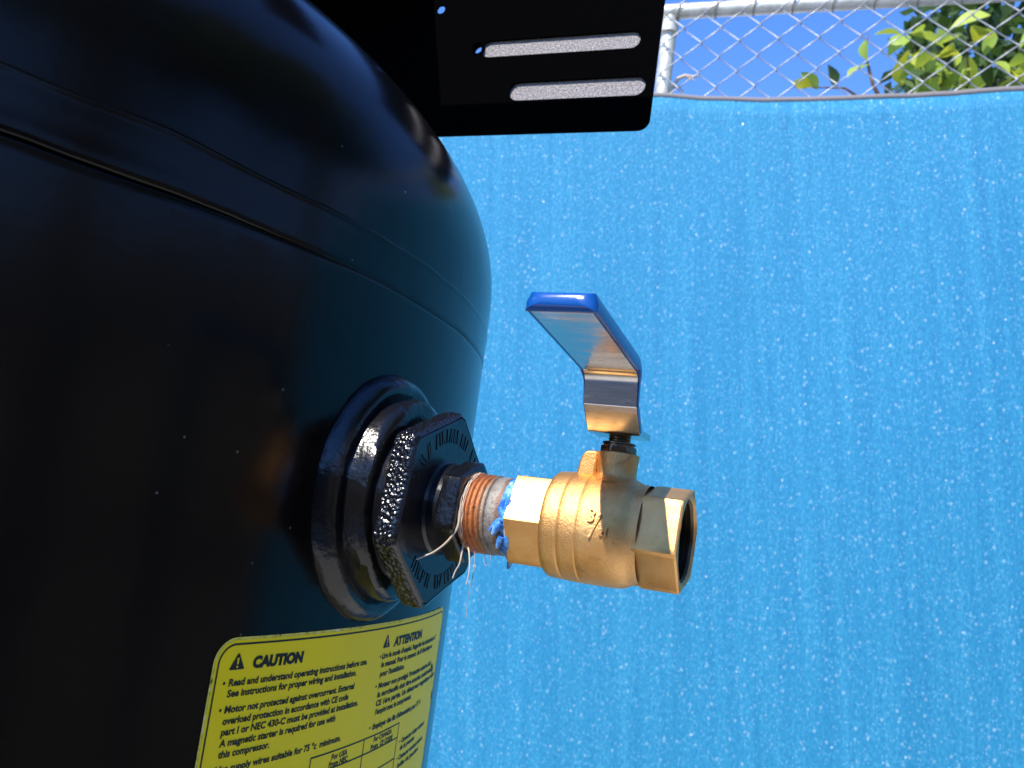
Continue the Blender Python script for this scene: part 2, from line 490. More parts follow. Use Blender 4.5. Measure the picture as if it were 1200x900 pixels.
def warn(x0, x1, zb, zt):
    bm = bmesh.new()
    xm = (x0 + x1) / 2
    # outline triangle with a rounded look, and the mark inside in label yellow
    v = [bm.verts.new(cyl(*p, .00042)) for p in ((x0, zb + .3), (x0 + .3, zb), (x1 - .3, zb), (x1, zb + .3), (xm + .25, zt), (xm - .25, zt))]
    bm.faces.new(v)
    t = put('warning_triangle', fin(bm, 'warning_triangle', 0), lab, m_ink)
    bm = bmesh.new()
    h = zt - zb
    for a, b, wd in ((.74, .34, .62), (.24, .12, .55)):
        vv = [bm.verts.new(cyl(*p, .00050)) for p in ((xm - wd / 2, zb + h * a), (xm - wd / 2.6, zb + h * b), (xm + wd / 2.6, zb + h * b), (xm + wd / 2, zb + h * a))]
        bm.faces.new(vv)
    put('exclamation_mark', fin(bm, 'exclamation_mark', 0), lab, m_yel)
warn(292.2, 297.4, -53.2, -48.8)
warn(367.8, 373.0, -53.3, -48.9)
# printed text
texts = []
def text_curve(s, size, bold, shear):
    cu = bpy.data.curves.new('print', 'FONT')
    cu.body = s; cu.size = size; cu.offset = bold; cu.shear = shear; cu.resolution_u = 3
    o = bpy.data.objects.new('print', cu); C.objects.link(o)
    return o
def lettering(name, s, x, z, cap, width=None, bold=.036, shear=.05):
    texts.append((name, s, x, z, cap, width, text_curve(s, 1.0, bold, shear)))
T = lettering
B = '\u2022'
T('heading', 'CAUTION', 300.4, -53.05, 2.95, 20.6, .07)
T('text_line', B, 290.9, -57.55, 1.9, None)
T('text_line', 'Read and understand operating instructions before use.', 292.9, -57.55, 1.9, 64.6)
T('text_line', 'See instructions for proper wiring and installation.', 293.0, -60.5, 1.9, 58.3)
T('text_line', B, 291.2, -64.8, 1.9, None)
T('text_line', 'Motor not protected against overcurrent. External', 293.1, -64.8, 1.9, 58.2)
T('text_line', 'overload protection in accordance with CE code', 293.1, -67.9, 1.9, 55.4)
T('text_line', 'part I or NEC 430-C must be provided at installation.', 293.2, -70.85, 1.9, 62.2)
T('text_line', 'A magnetic starter is required for use with', 293.3, -73.85, 1.9, 49.4)
T('text_line', 'this compressor.', 293.6, -76.85, 1.9, 18.8)
T('text_line', B, 291.4, -80.9, 1.9, None)
T('text_line', 'Use supply wires suitable for 75 \u00b0c  minimum.', 293.3, -80.9, 1.9, 54.4)
T('text_line', 'For USA', 344.0, -86.3, 1.7, 9.3)
T('text_line', 'From NEC', 343.1, -88.55, 1.7, 11.0)
T('text_line', 'For CANADA', 371.3, -85.95, 1.7, 15.4)
T('text_line', 'From  CE CODE', 369.8, -88.45, 1.7, 18.6)
T('heading', 'ATTENTION', 376.4, -53.4, 2.95, 29.8, .07)
T('text_line', B, 366.2, -57.0, 1.9, None)
T('text_line', "Lire le mode d'emploi. Regarder les instructions d'", 368.0, -57.0, 1.9, 62.6)
T('text_line', 'le manuel. Pour le connect. de fil \u00e9lectrique et', 368.5, -60.0, 1.9, 57.6)
T('text_line', "pour l'installation.", 368.5, -63.2, 1.9, 21.6)
T('text_line', B, 366.4, -67.3, 1.9, None)
T('text_line', 'Moteur non prot\u00e9g\u00e9. Protection externe doit', 368.7, -67.3, 1.9, 59.6)
T('text_line', 'la surchauffe doit \u00eatre assur\u00e9e conform\u00e9ment', 368.9, -70.4, 1.9, 66.5)
T('text_line', 'CE 1\u00e8re partie. Un d\u00e9marreur magn\u00e9tique requis', 368.8, -73.4, 1.9, 70.5)
T('text_line', "l'emploi avec le compresseur.", 369.2, -76.4, 1.9, 34.6)
T('text_line', B, 366.4, -81.3, 1.9, None)
T('text_line', "Employer des fils d'alimentation pour 75 \u00b0c", 368.8, -81.3, 1.9, 50.0)
T('text_line', B, 396.8, -92.1, 1.8, None)
T('text_line', 'Connecter bo\u00eetier minimum', 399.0, -92.1, 1.8, 33.0)
T('text_line', 'de la pression', 398.6, -94.8, 1.8, 18.2)
T('text_line', B, 396.5, -98.3, 1.8, None)
T('text_line', 'Connecter terminal minimum', 398.6, -98.3, 1.8, 34.2)
T('text_line', 'bo\u00eete de jonction', 398.5, -101.3, 1.8, 28.2)
bpy.context.view_layer.update()
dg = bpy.context.evaluated_depsgraph_get()
def glyph_mesh(o):
    me = bpy.data.meshes.new_from_object(o.evaluated_get(dg))
    cu = o.data
    bpy.data.objects.remove(o); bpy.data.curves.remove(cu)
    return me
capm = None
for name, s, x, z, cap, width, o in texts:
    me = glyph_mesh(o)
    xs = [v.co.x for v in me.vertices]
    x0, x1 = min(xs), max(xs)
    CAP = .70                                   # cap height of the built-in face at size 1
    ky = cap / CAP
    kx = (width / (x1 - x0)) if width else ky
    for v in me.vertices:
        v.co = cyl(x + (v.co.x - x0) * kx, z + v.co.y * ky, .00042)
    me.name = name
    put(name, me, lab, m_ink)
# two chips scratched out of the print near the right hand edge
for pts in (((429.5, -67.8), (431.5, -66.9), (433.8, -69.0), (434.6, -71.6), (433.6, -72.0), (432.4, -70.0), (430.4, -69.2)),
            ((440.2, -80.0), (441.8, -80.6), (442.0, -83.4), (441.0, -84.6), (440.3, -82.4))):
    bm = bmesh.new()
    bm.faces.new([bm.verts.new(cyl(a, b, .00046)) for a, b in pts])
    put('scratch', fin(bm, 'scratch', 0), lab, m_ink)

# ------------------------------------------------------------------ slotted mounting bracket over the dome
BP = Vector((.0003, .4726, .2205 + CAMZ))
br_ = thing('mounting_bracket', 'flat black slotted steel bracket plate above the tank dome', 'bracket', BP, atan2(-.3497, .9369))
def flat_plate(name, outline, holes, depth, bev):
    """outline in local x, z; thickness along local y, centred"""
    cu = bpy.data.curves.new(name, 'CURVE'); cu.dimensions = '2D'; cu.fill_mode = 'BOTH'
    cu.extrude = depth / 2 - bev; cu.bevel_depth = bev; cu.bevel_resolution = 2
    for lp in [outline] + holes:
        sp = cu.splines.new('POLY'); sp.points.add(len(lp) - 1); sp.use_cyclic_u = True
        for p, (a, b) in zip(sp.points, lp): p.co = (a, b, 0, 1)
    o = bpy.data.objects.new(name, cu); C.objects.link(o)
    bpy.context.view_layer.update()
    me = bpy.data.meshes.new_from_object(o.evaluated_get(bpy.context.evaluated_depsgraph_get()))
    bpy.data.objects.remove(o); bpy.data.curves.remove(cu)
    for v in me.vertices: v.co = (v.co.x, -v.co.z, v.co.y)
    me.name = name
    for p in me.polygons: p.use_smooth = True
    me.set_sharp_from_angle(angle=radians(35))
    return me
def slot(xa, xb, zc, r, n=14):
    return [(xb - r + r * cos(-pi / 2 + pi * k / n), zc + r * sin(-pi / 2 + pi * k / n)) for k in range(n + 1)] + [(xa + r + r * cos(pi / 2 + pi * k / n), zc + r * sin(pi / 2 + pi * k / n)) for k in range(n + 1)]
def circ(x, z, r, n=24): return [(x + r * cos(2 * pi * k / n), z + r * sin(2 * pi * k / n)) for k in range(n)]
PZT = .118; CR = .0065
outl = [(-.46, 0)] + [(.0605 - CR + CR * cos(-pi / 2 + pi / 2 * k / 8), CR + CR * sin(-pi / 2 + pi / 2 * k / 8)) for k in range(9)] + [(.0618, PZT), (-.46, PZT)]
holes = [slot(-.0492, .0502, .0560, .0056), slot(-.0270, .0562, .0270, .0061), circ(-.0812, .0856, .0030), circ(-.0516, .0567, .0033), circ(-.30, .03, .006), circ(-.40, .06, .006)]
put('slotted_plate', flat_plate('slotted_plate', outl, holes, .0014, .0003), br_, m_plate)
back = [(-.46, .001), (.056, .006), (.0585, PZT), (-.46, PZT)]
bh = [circ(-.0815, .0872, .0046), circ(-.0520, .0580, .0040)]
me = flat_plate('backing_plate', back, bh, .0030, .0003)
for v in me.vertices: v.co.y += .0026
put('backing_plate', me, br_, m_grit)
bm = bmesh.new(); tt_ = []
lathe(bm, [(-.0012, .0036), (-.0012, .0042), (.0046, .0042), (.0046, .0036), (-.0012, .0036)], 24)
for v in bm.verts: v.co = (v.co.y - .0517, v.co.x, v.co.z + .0570)
put('hole_bushing', fin(bm, 'hole_bushing', 40), br_, m_plate)
me = flat_plate('top_shelf', [(-.52, -.15), (.035, -.15), (.035, -.088), (-.10, -.088), (-.095, -.004), (.056, -.0005), (.050, .05), (.0, .20), (-.52, .20)], [[(-.135, .032), (-.135, .115), (-.086, .115), (-.086, .032)]], .005, .0005)
for v in me.vertices: v.co = (v.co.x, v.co.z, PZT + .0033 - v.co.y)
put('top_shelf', me, br_, m_plate)
for x in (-.37, -.19):
    bm = bmesh.new(); box(bm, x - .004, x + .004, .0052, .12, -.055, PZT - .0005)
    put('support_gusset', fin(bm, 'support_gusset', 0), br_, m_plate)

# ------------------------------------------------------------------ hex bushing in the tank port
hb = thing('hex_bushing', 'large black painted cast hexagon bushing screwed into the tank port', 'pipe bushing', VO, VRZ)
def cast(amp, fr, seed=0):
    def f(s, r, t):
        p = Vector((cos(t) * fr, sin(t) * fr, s * fr * 30 + seed))
        return r + amp * noise.noise(p), 0
    return f
bm = bmesh.new()
HR = .0338
def sand(s, r, t):
    p = Vector((cos(t) * r, sin(t) * r, s)) * 1000
    k = noise.noise(p * 1.0) + .45 * noise.noise(p * 1.9 + Vector((7, 1, 3)))
    e = min(1, max(0, (s - .0168) / .0006)) * min(1, max(0, (.0243 - s) / .0006))
    return r + (.00048 * k * e + .00025 * noise.noise(p * .16)), 0
lathe(bm, [(.0110, .0265), (.0163, .0265), (.0165, HR - .0015, 1, HR * .955), (.0169, HR - .0007, 1, HR * .965)] + [(.0173 + .0060 * k / 22, HR - (.0002 if k in (0, 22) else 0), 1, HR * .975) for k in range(23)] + [(.0238, HR - .0002, 1, HR * .970), (.0242, HR - .0005, 1, HR * .962), (.0246, HR - .0014, 1, HR * .935)], 720, radians(21), sand)
o = put('hex_flange', fin(bm, 'hex_flange', 75), hb, m_cast)
bm = bmesh.new()
lathe(bm, [(.0244, HR - .0017, 1, HR * .93), (.02475, HR - .0020, 1, HR * .92), (.0247, .0160), (.0256, .0152), (.0292, .0150), (.0294, .0120)], 144, radians(21), cast(.0001, 5), False, True)
put('cast_face', fin(bm, 'cast_face', 30), hb, m_castface)
bm = bmesh.new()
KR = .0170
lathe(bm, [(.0286, .0140), (.0288, KR - .0012, 1, KR * .95), (.0294, KR, 1, KR * .985), (.0350, KR, 1, KR * .985), (.0358, KR - .0006, 1, KR * .955), (.0360, KR - .0022, 1, KR * .87), (.0360, .0136), (.0353, .0122)], 96, radians(22), cast(.0001, 6), False, True)
put('plug_hexagon', fin(bm, 'plug_hexagon', 30), hb, m_shine)
# worn cast letters, too blunt to read: raised strokes in two arcs of the face
bm = bmesh.new()
rnd = random.Random(3)
def stroke(th, r0, r1, wd, lean):
    a0, a1 = th, th + lean
    p = []
    for a, r in ((a0, r0), (a1, r1)):
        for sgn in (-1, 1):
            p.append((r * cos(a) - sgn * wd * sin(a), r * sin(a) + sgn * wd * cos(a)))
    lo = [(.0245, *p[0]), (.0245, *p[1]), (.0245, *p[3]), (.0245, *p[2])]
    cx = sum(x[1] for x in lo) / 4; cy = sum(x[2] for x in lo) / 4
    hi = [(.02502, cx + (x[1] - cx) * .8, cy + (x[2] - cy) * .88) for x in lo]
    rings(bm, [lo, hi], False, True)
for a0, a1, dn in ((25, 165, 3.6), (226, 262, 4.2), (270, 312, 3.9)):
    a = a0
    while a < a1:
        if rnd.random() > .16: stroke(radians(a), .0218, .0268, .00042, radians(rnd.choice((-3, 0, 0, 2.6, 4))))
        a += dn * rnd.uniform(.8, 1.2)
rl = put('raised_lettering', fin(bm, 'raised_lettering', 30), hb, m_castface); rl['kind'] = 'stuff'

# ------------------------------------------------------------------ pipe nipple
pn = thing('pipe_nipple', 'short rusty threaded steel pipe nipple with blue sealant between bushing and brass valve', 'pipe', VO, VRZ)
bm = bmesh.new()
prof = [(.0335, .0122)]
s = .0350
prof.append((s, .0122))
for k in range(5):
    prof += [(s + .0004, .0121), (s + .0009, .0129), (s + .0011, .0129), (s + .0016, .0121)]
    s += .0018
prof += [(.0446, .0123), (.0455, .0126), (.0478, .0126), (.0490, .0125), (.0560, .0122)]
lathe(bm, prof, 96, 0, lambda s, r, t: (r + .00012 * noise.noise(Vector((cos(t) * 9, sin(t) * 9, s * 900))), .0018 * (t / (2 * pi)) if .0352 < s < .0443 else 0.0), True, True)
put('threaded_pipe', fin(bm, 'threaded_pipe', 50), pn, m_nip)
bm = bmesh.new()
def seal(s, r, t):
    p = Vector((cos(t) * 4, sin(t) * 4, s * 500))
    k = noise.noise(p) + .5 * noise.noise(p * 2.3)
    return r + .0009 * k, .0016 * noise.noise(Vector((cos(t) * 3.3, sin(t) * 3.3, 7)))
lathe(bm, [(.0494, .0124), (.0497, .0130), (.0503, .0134), (.0511, .0138), (.0520, .0142), (.0532, .0139), (.0536, .0122)], 90, 0, seal, True, True)
put('thread_sealant', fin(bm, 'thread_sealant', 60), pn, m_seal)
bm = bmesh.new()
for (th, s0, ln, rr, dr) in ((184, .0497, .0034, .0010, .0004), (188, .0502, .0022, .0013, .0005), (206, .0508, .0012, .0010, .0003), (258, .0512, .0014, .0009, .0006)):
    t = radians(th)
    pts = [(s0 + ln * (1 - k / 3) * .5 - ln * k / 3 * .6, (.0138 + dr * k / 3) * cos(t + .05 * k), (.0138 + dr * k / 3) * sin(t + .05 * k) - .0002 * k * k) for k in range(4)]
    tube(bm, pts, [rr, rr * 1.15, rr * .9, rr * .45], 8)
put('sealant_blob', fin(bm, 'sealant_blob', 60), pn, m_seal)
# frayed fibres wound in the thread
bm = bmesh.new()
rnd = random.Random(11)
for k in range(4):
    s0 = .0362 + k * .0004
    t0 = rnd.uniform(1.2, 1.9); t1 = rnd.uniform(3.4, 4.2)
    pts = []
    for i in range(22):
        t = t0 + (t1 - t0) * i / 21
        r = .0130 + .0004 * noise.noise(Vector((i * .6, k * 3, 0)))
        pts.append((s0 + .0006 * noise.noise(Vector((i * .4, k * 5, 2))), r * cos(t), r * sin(t)))
    tube(bm, pts, .00013, 5)
fw_ = put('wound_fibre', fin(bm, 'wound_fibre', 60), pn, m_fibre)
def strand(pts, r, m, label):
    bm = bmesh.new()
    P = [Vector(p) for p in pts]; out = []
    for i in range(len(P) - 1):
        a = P[max(i - 1, 0)]; b = P[i]; c = P[i + 1]; d = P[min(i + 2, len(P) - 1)]
        for k in range(6):
            t = k / 6
            out.append(.5 * ((2 * b) + (-a + c) * t + (2 * a - 5 * b + 4 * c - d) * t * t + (-a + 3 * b - 3 * c + d) * t ** 3))
    out.append(P[-1])
    tube(bm, out, [r * (1.15 - .55 * i / len(out)) for i in range(len(out))], 6)
    o = put('fibre_strand', fin(bm, 'fibre_strand', 60), None, m)
    o.location = VO; o.rotation_euler = (0, 0, VRZ)
    return tag(o, label, 'fibre', 'loose fibres hanging from the pipe thread')
strand([(.0363, -.0128, .0000), (.0366, -.0133, -.0052), (.0342, -.0142, -.0100), (.0308, -.0152, -.0136), (.0282, -.0158, -.0152), (.0255, -.0163, -.0168)], .00034, m_fibre, 'long pale fibre curving left across the black bushing face')
strand([(.0372, -.0085, -.0096), (.0374, -.0092, -.0128), (.0373, -.0096, -.0165), (.0364, -.0099, -.0188), (.0358, -.0100, -.0212)], .00028, m_fibre, 'short kinked pale fibre hanging straight down under the thread')
strand([(.0376, -.0070, -.0104), (.0392, -.0080, -.0122), (.0403, -.0086, -.0160), (.0406, -.0088, -.0190), (.0402, -.0088, -.0225)], .00028, m_fibre, 'pale fibre arching off the thread bottom towards the valve')
strand([(.0400, -.0060, -.0112), (.0412, -.0066, -.0160), (.0410, -.0066, -.0210), (.0404, -.0066, -.0262), (.0408, -.0066, -.0330)], .00016, m_fibre_grey, 'thin grey fibre hanging lowest below the pipe thread')
strand([(.0440, -.0052, -.0118), (.0438, -.0060, -.0142), (.0450, -.0064, -.0160), (.0462, -.0064, -.0146), (.0458, -.0058, -.0122)], .00011, m_fibre_grey, 'tiny dark looped fibre under the bare end of the nipple')

# ------------------------------------------------------------------ ball valve
bv = thing('ball_valve', 'brass ball valve with a blue lever handle screwed on the pipe', 'valve', VO, VRZ)
fx = lambda s, r, t: (r + .00008 * noise.noise(Vector((cos(t) * 5, sin(t) * 5, s * 300))), 0)
bm = bmesh.new()
H1 = .0158
lathe(bm, [(.0560, .0124), (.0520, .0128), (.0518, .0136), (.0520, H1 - .0012, 1, H1 * .93), (.0526, H1, 1, H1 * .985), (.0640, H1, 1, H1 * .985), (.0644, H1 + .0002, .0), (.0646, .0158), (.0662, .0158)], 96, radians(2), None)
put('tailpiece', fin(bm, 'tailpiece', 28), bv, m_brass_smooth)
bm = bmesh.new()
H2 = .0163; rot = radians(15)
lathe(bm, [(.0641, .0150), (.0643, .0160), (.0650, .0165), (.0664, .0167), (.0690, .0168), (.0698, .0168), (.0701, .0166), (.0704, .0168), (.0714, .0169), (.0752, .0170), (.0757, .0170), (.0760, .0168), (.0764, .0170), (.0780, .0170), (.0830, .0170), (.0860, .0169), (.0882, .0166), (.0897, .0160), (.0904, .0156), (.0912, .0153), (.0922, .0152), (.0938, .0151)], 120, rot, fx)
o = put('body', fin(bm, 'body', 45), bv, m_brass)
bm = bmesh.new()
lathe(bm, [(.0915, .0140), (.0918, .0150, 0), (.0924, .0154, 1, .0154), (.0936, H2 - .0006, 1, H2 * .95), (.0948, H2, 1, H2 * .985), (.1052, H2, 1, H2 * .985), (.1058, H2 - .0004, 1, H2 * .97), (.1060, H2 - .0011, 1, H2 * .93), (.1060, .0133), (.1052, .0124)], 120, rot, fx)
put('hex_end', fin(bm, 'hex_end', 28), bv, m_brass_smooth)
bm = bmesh.new()
prof = [(.1053, .0125)]
s = .1050
for k in range(8):
    prof += [(s - .0006, .0120), (s - .0009, .0126), (s - .0014, .0126), (s - .0018, .0120)]
    s -= .0018
prof += [(.0895, .0120), (.0893, .0090)]
lathe(bm, prof, 72, 0, None, False, True)
put('threaded_bore', fin(bm, 'threaded_bore', 30), bv, m_bore)
# neck that carries the stem, with its stop lug
SC = .0818
bm = bmesh.new()
seg = 64; loops = []
for (u, r, fl) in ((.0100, .0068, 0), (.0150, .0066, .0016), (.0162, .0065, .0004), (.0175, .0064, 0), (.0205, .0065, 0), (.0232, .0068, 0), (.0238, .0067, 0), (.0240, .0062, 0), (.0240, .0038, 0)):
    lp = []
    for i in range(seg):
        t = 2 * pi * i / seg
        rr = r + fl * abs(sin(t)) + fl * .5
        lp.append((SC + rr * cos(t), rr * sin(t), u))
    loops.append(lp)
rings(bm, loops, False, True)
put('stem_neck', fin(bm, 'stem_neck', 40), bv, m_brass)
bm = bmesh.new()
pr = [(.0702, .0150), (.0706, .0180), (.0711, .0205), (.0717, .0224), (.0726, .0235), (.0738, .0238), (.0764, .0238), (.0764, .0150)]
rings(bm, [[(a, -.0046, b) for a, b in pr], [(a, .0034, b) for a, b in pr]], True, True)
o = put('stop_lug', fin(bm, 'stop_lug', 30), bv, m_brass); bevel(o, .0007, 3)
bm = bmesh.new()
lathe(bm, [(.0238, .0030), (.0240, .0056, 1, .0054), (.0243, .0058, 1, .0056), (.0258, .0058, 1, .0056), (.0261, .0054), (.0261, .0048), (.0266, .0048), (.0268, .0052), (.0272, .0052), (.0274, .0048), (.0274, .0028)], 72, .3)
for v in bm.verts: v.co = (v.co.y + SC, v.co.z, v.co.x)
put('gland_nut', fin(bm, 'gland_nut', 30), bv, m_nut)
bm = bmesh.new()
prof = [(.0270, .0036)]; s = .0272
for k in range(4): prof += [(s, .0033), (s + .0003, .0036), (s + .0006, .0033)]; s += .0008
prof += [(.0345, .0033), (.0349, .0028)]
lathe(bm, prof, 36, 0, None, True, True)
for v in bm.verts: v.co = (v.co.y + SC, v.co.z, v.co.x)
put('stem', fin(bm, 'stem', 40), bv, m_nut)
bm = bmesh.new()
lathe(bm, [(.0315, .0030), (.0315, .0058, 1, .0057), (.0318, .0060, 1, .0058), (.0340, .0060, 1, .0058), (.0343, .0055, 1, .0054), (.0343, .0030)], 72, .1)
for v in bm.verts: v.co = (v.co.y + SC, v.co.z, v.co.x)
put('lever_nut', fin(bm, 'lever_nut', 30), bv, m_nut)
# lever: path in (t, u) of the face the lens sees; the metal is laid behind it, the vinyl behind that
def arc_path(pts, rad, n=8):
    P = [Vector((a, b)) for a, b in pts]; out = [P[0]]
    for i in range(1, len(P) - 1):
        a = (P[i - 1] - P[i]).normalized(); b = (P[i + 1] - P[i]).normalized()
        ang = a.angle(b); d = rad[i - 1] / math.tan(ang / 2)
        p0 = P[i] + a * d; p1 = P[i] + b * d
        c = P[i] + (a + b).normalized() * (rad[i - 1] / sin(ang / 2))
        a0 = atan2(p0.y - c.y, p0.x - c.x); a1 = atan2(p1.y - c.y, p1.x - c.x)
        da = (a1 - a0 + pi) % (2 * pi) - pi
        out += [c + Vector((cos(a0 + da * k / n), sin(a0 + da * k / n))) * rad[i - 1] for k in range(n + 1)]
    return out + [P[-1]]
LP = arc_path([(.0085, .0295), (-.0056, .0295), (-.0132, .0370), (-.0156, .0466), (-.0655, .0520)], [.0030, .0012, .0045])
def offs(path, d):
    out = []
    for i, p in enumerate(path):
        t = (path[min(i + 1, len(path) - 1)] - path[max(i - 1, 0)]).normalized()
        out.append(p + Vector((t.y, -t.x)) * d)
    return out
LS0, LS1 = .0729, .0894
def sweep(bm, secs):
    rings(bm, secs, True, True)
bm = bmesh.new()
a = offs(LP, 0); b = offs(LP, .0020)
sweep(bm, [[(LS0, p.x, p.y), (LS1, p.x, p.y), (LS1, q.x, q.y), (LS0, q.x, q.y)] for p, q in zip(a, b)])
o = put('lever', fin(bm, 'lever', 25), bv, m_steel); bevel(o, .0004, 2)
# vinyl sleeve: a channel wrapped over the back and edges of the lever, closed at the tip
bm = bmesh.new()
cut = 9                                       # the sleeve starts up the riser
lpc = LP[cut - 3:]
i0 = offs(lpc, .0003); i1 = offs(lpc, .00205); o1 = offs(lpc, .0049)
WE = .0012
secs = []
for k, (p, q, r) in enumerate(zip(i0, i1, o1)):
    tap = min(1, .22 + max(0, k - 12) * .12)
    r = q + (r - q) * tap; we = WE * tap
    secs.append([(LS0 - we, p.x, p.y), (LS0 - .00005, p.x, p.y), (LS0 - .00005, q.x, q.y), (LS1 + .00005, q.x, q.y), (LS1 + .00005, p.x, p.y), (LS1 + we, p.x, p.y), (LS1 + we, q.x, q.y), (LS1 + we * .2, r.x, r.y), (LS0 - we * .2, r.x, r.y), (LS0 - we, q.x, q.y)])
sweep(bm, secs)
tdir = (LP[-1] - LP[-2]).normalized()
p, r = offs(LP, -.0002)[-1], offs(LP, .0049)[-1]
e0, e1 = .00005, .0022
cap = []
for e, sh in ((e0, 0), (.0006, .0002), (.0012, .0007), (.0018, .0016), (.0022, .0030), (.0024, .0046)):
    pp, rr = p + tdir * e, r + tdir * e
    fr = min(.38, sh / .0046 * .38); pp, rr = pp + (rr - pp) * fr, rr + (pp - rr) * fr
    qq = pp + (rr - pp) * .5
    cap.append([(LS0 - WE + sh, pp.x, pp.y), (LS1 + WE - sh, pp.x, pp.y), (LS1 + WE - sh, qq.x, qq.y), (LS1 + WE * .2 - sh, rr.x, rr.y), (LS0 - WE * .2 + sh, rr.x, rr.y), (LS0 - WE + sh, qq.x, qq.y)])
sweep(bm, cap)
o = put('grip_sleeve', fin(bm, 'grip_sleeve', 35), bv, m_vinyl); bevel(o, .0006, 3, 30)
# raised size mark on the barrel
def body_text(s, size, s0, th0, rotd, lift=.00035):
    o = text_curve(s, size, .0, 0.0)
    o.data.extrude = .00065
    bpy.context.view_layer.update()
    me = bpy.data.meshes.new_from_object(o.evaluated_get(bpy.context.evaluated_depsgraph_get()))
    cu = o.data; bpy.data.objects.remove(o); bpy.data.curves.remove(cu)
    ca, sa = cos(radians(rotd)), sin(radians(rotd))
    for v in me.vertices:
        x, y, z = v.co
        X, Y = x * ca - y * sa, x * sa + y * ca
        r = .0170 + z + .0001; t = radians(th0) - Y / .0170
        v.co = (s0 + X, r * cos(t), r * sin(t))
    return me
for ch, sz, s0, th0 in (('3', .0056, .0790, 173), ('/', .0100, .0800, 188), ('4', .0054, .0832, 189)):
    put('size_mark', body_text(ch, sz, s0, th0, -8), bv, m_brass)

# ------------------------------------------------------------------ chain link fence with its blue shade cloth
FP = Vector((.2359, 1.7051, 0))
FRZ = atan2(-.3442, .9389)
SL = -.0195
fence = thing('chain_link_fence', 'galvanized chain link fence with a pale tubular top rail behind the blue cloth', 'fence', FP, FRZ)
RAILZ = 1.109 + CAMZ
bm = bmesh.new(); tube(bm, [(-2.2 + .1 * k, 0, RAILZ + SL * (-2.2 + .1 * k)) for k in range(53)], .0160, 20)
put('top_rail', fin(bm, 'top_rail', 50), fence, m_tube)
for u in (-2.2, -.0012, 2.2):
    bm = bmesh.new(); tube(bm, [(u, .004, 0), (u, .004, RAILZ + SL * u - .0135)], .0165, 20)
    put('post', fin(bm, 'post', 50), fence, m_tube)
bm = bmesh.new()
tube(bm, [(-.0012, 0, RAILZ - .052), (-.0012, 0, RAILZ - .034)], .0205, 20)
put('rail_collar', fin(bm, 'rail_collar', 50), fence, m_tube)
W2, H2_ = .0391, .0342
NZ = 66
def wire_mesh():
    bm = bmesh.new(); pts = []
    z0 = 1.056 + CAMZ
    for j in range(-1, NZ):
        x = 0 if j % 2 == 0 else W2
        d = .0022
        z = z0 - j * H2_
        e = .0042
        sx_ = 1 if j % 2 == 0 else -1
        pts += [(x + sx_ * e * .9 - sx_ * .0012, (-d if j % 2 == 0 else d), z + e * .85), (x - sx_ * .0012, 0, z), (x + sx_ * e * .9 - sx_ * .0012, (d if j % 2 == 0 else -d), z - e * .85)]
    tube(bm, pts, .0014, 6)
    return fin(bm, 'mesh_wire', 60)
wm = wire_mesh(); wm.materials.append(m_wire)
for k in range(-24, 44):
    u = .1140 + k * W2
    o = put('mesh_wire', wm, fence, None, (u, -.018 + random.uniform(-.002, .002), SL * u + (H2_ if k % 2 else 0)))
    if k % 2: o.location.z -= 2 * H2_ * 0
bm = bmesh.new()
pts = [(.0040 * sin(a) , .0182 * cos(a) - .001, .0182 * sin(a)) for a in [2 * pi * i / 20 for i in range(18)]]
tube(bm, pts, .0013, 6)
tm = fin(bm, 'tie_wire', 60); tm.materials.append(m_tie)
for k in range(-10, 22):
    u = .0985 + k * 2 * W2
    put('tie_wire', tm, fence, None, (u, 0, RAILZ + SL * u))

# cloth hung on the near side of the fence
cloth = thing('shade_cloth', 'bright blue woven privacy cloth hung along the fence', 'cloth', FP, FRZ)
HEM = [(-2.2, .845), (-.9, .86), (-.4667, .88), (-.0149, .9005), (.0033, .9003), (.1016, .8903), (.2211, .8820), (.3816, .8785), (.532, .8775), (.6733, .8796), (.81, .8817), (1.2, .875), (2.0, .88), (3.0, .87)]
def hem(u):
    for (a, za), (b, zb) in zip(HEM[:-1], HEM[1:]):
        if a <= u <= b:
            t = (u - a) / (b - a); t = t * t * (3 - 2 * t) * .5 + t * .5
            return za + (zb - za) * t
    return HEM[-1][1]
def bulge(u, f):
    p = Vector((u * 2.2, f * 1.3, 0))
    return -.030 + .010 * noise.noise(p) + .004 * noise.noise(Vector((u * 7, f * 2, 3))) + .0016 * noise.noise(Vector((u * 26, f * 3, 8)))
bm = bmesh.new()
NU, NV = 260, 60
rows = []
for j in range(NV + 1):
    f = j / NV
    rows.append([(u, bulge(u, f), .03 + (hem(u) + CAMZ - .03) * (1 - f)) for u in [-2.2 + 5.2 * i / NU for i in range(NU + 1)]])
rings(bm, rows, closed=False)
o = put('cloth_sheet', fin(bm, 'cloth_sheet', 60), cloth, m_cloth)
so = o.modifiers.new('thickness', 'SOLIDIFY'); so.thickness = .0012; so.offset = 1
bm = bmesh.new()
sec = []
for i in range(NU + 1):
    u = -2.2 + 5.2 * i / NU
    y = bulge(u, 0); z = hem(u) + CAMZ
    sec.append([(u, y + .0026 * cos(a) , z + .0050 * sin(a)) for a in [2 * pi * k / 8 for k in range(8)]])
rings(bm, sec, True, True)
put('hem_binding', fin(bm, 'hem_binding', 60), cloth, m_hem)

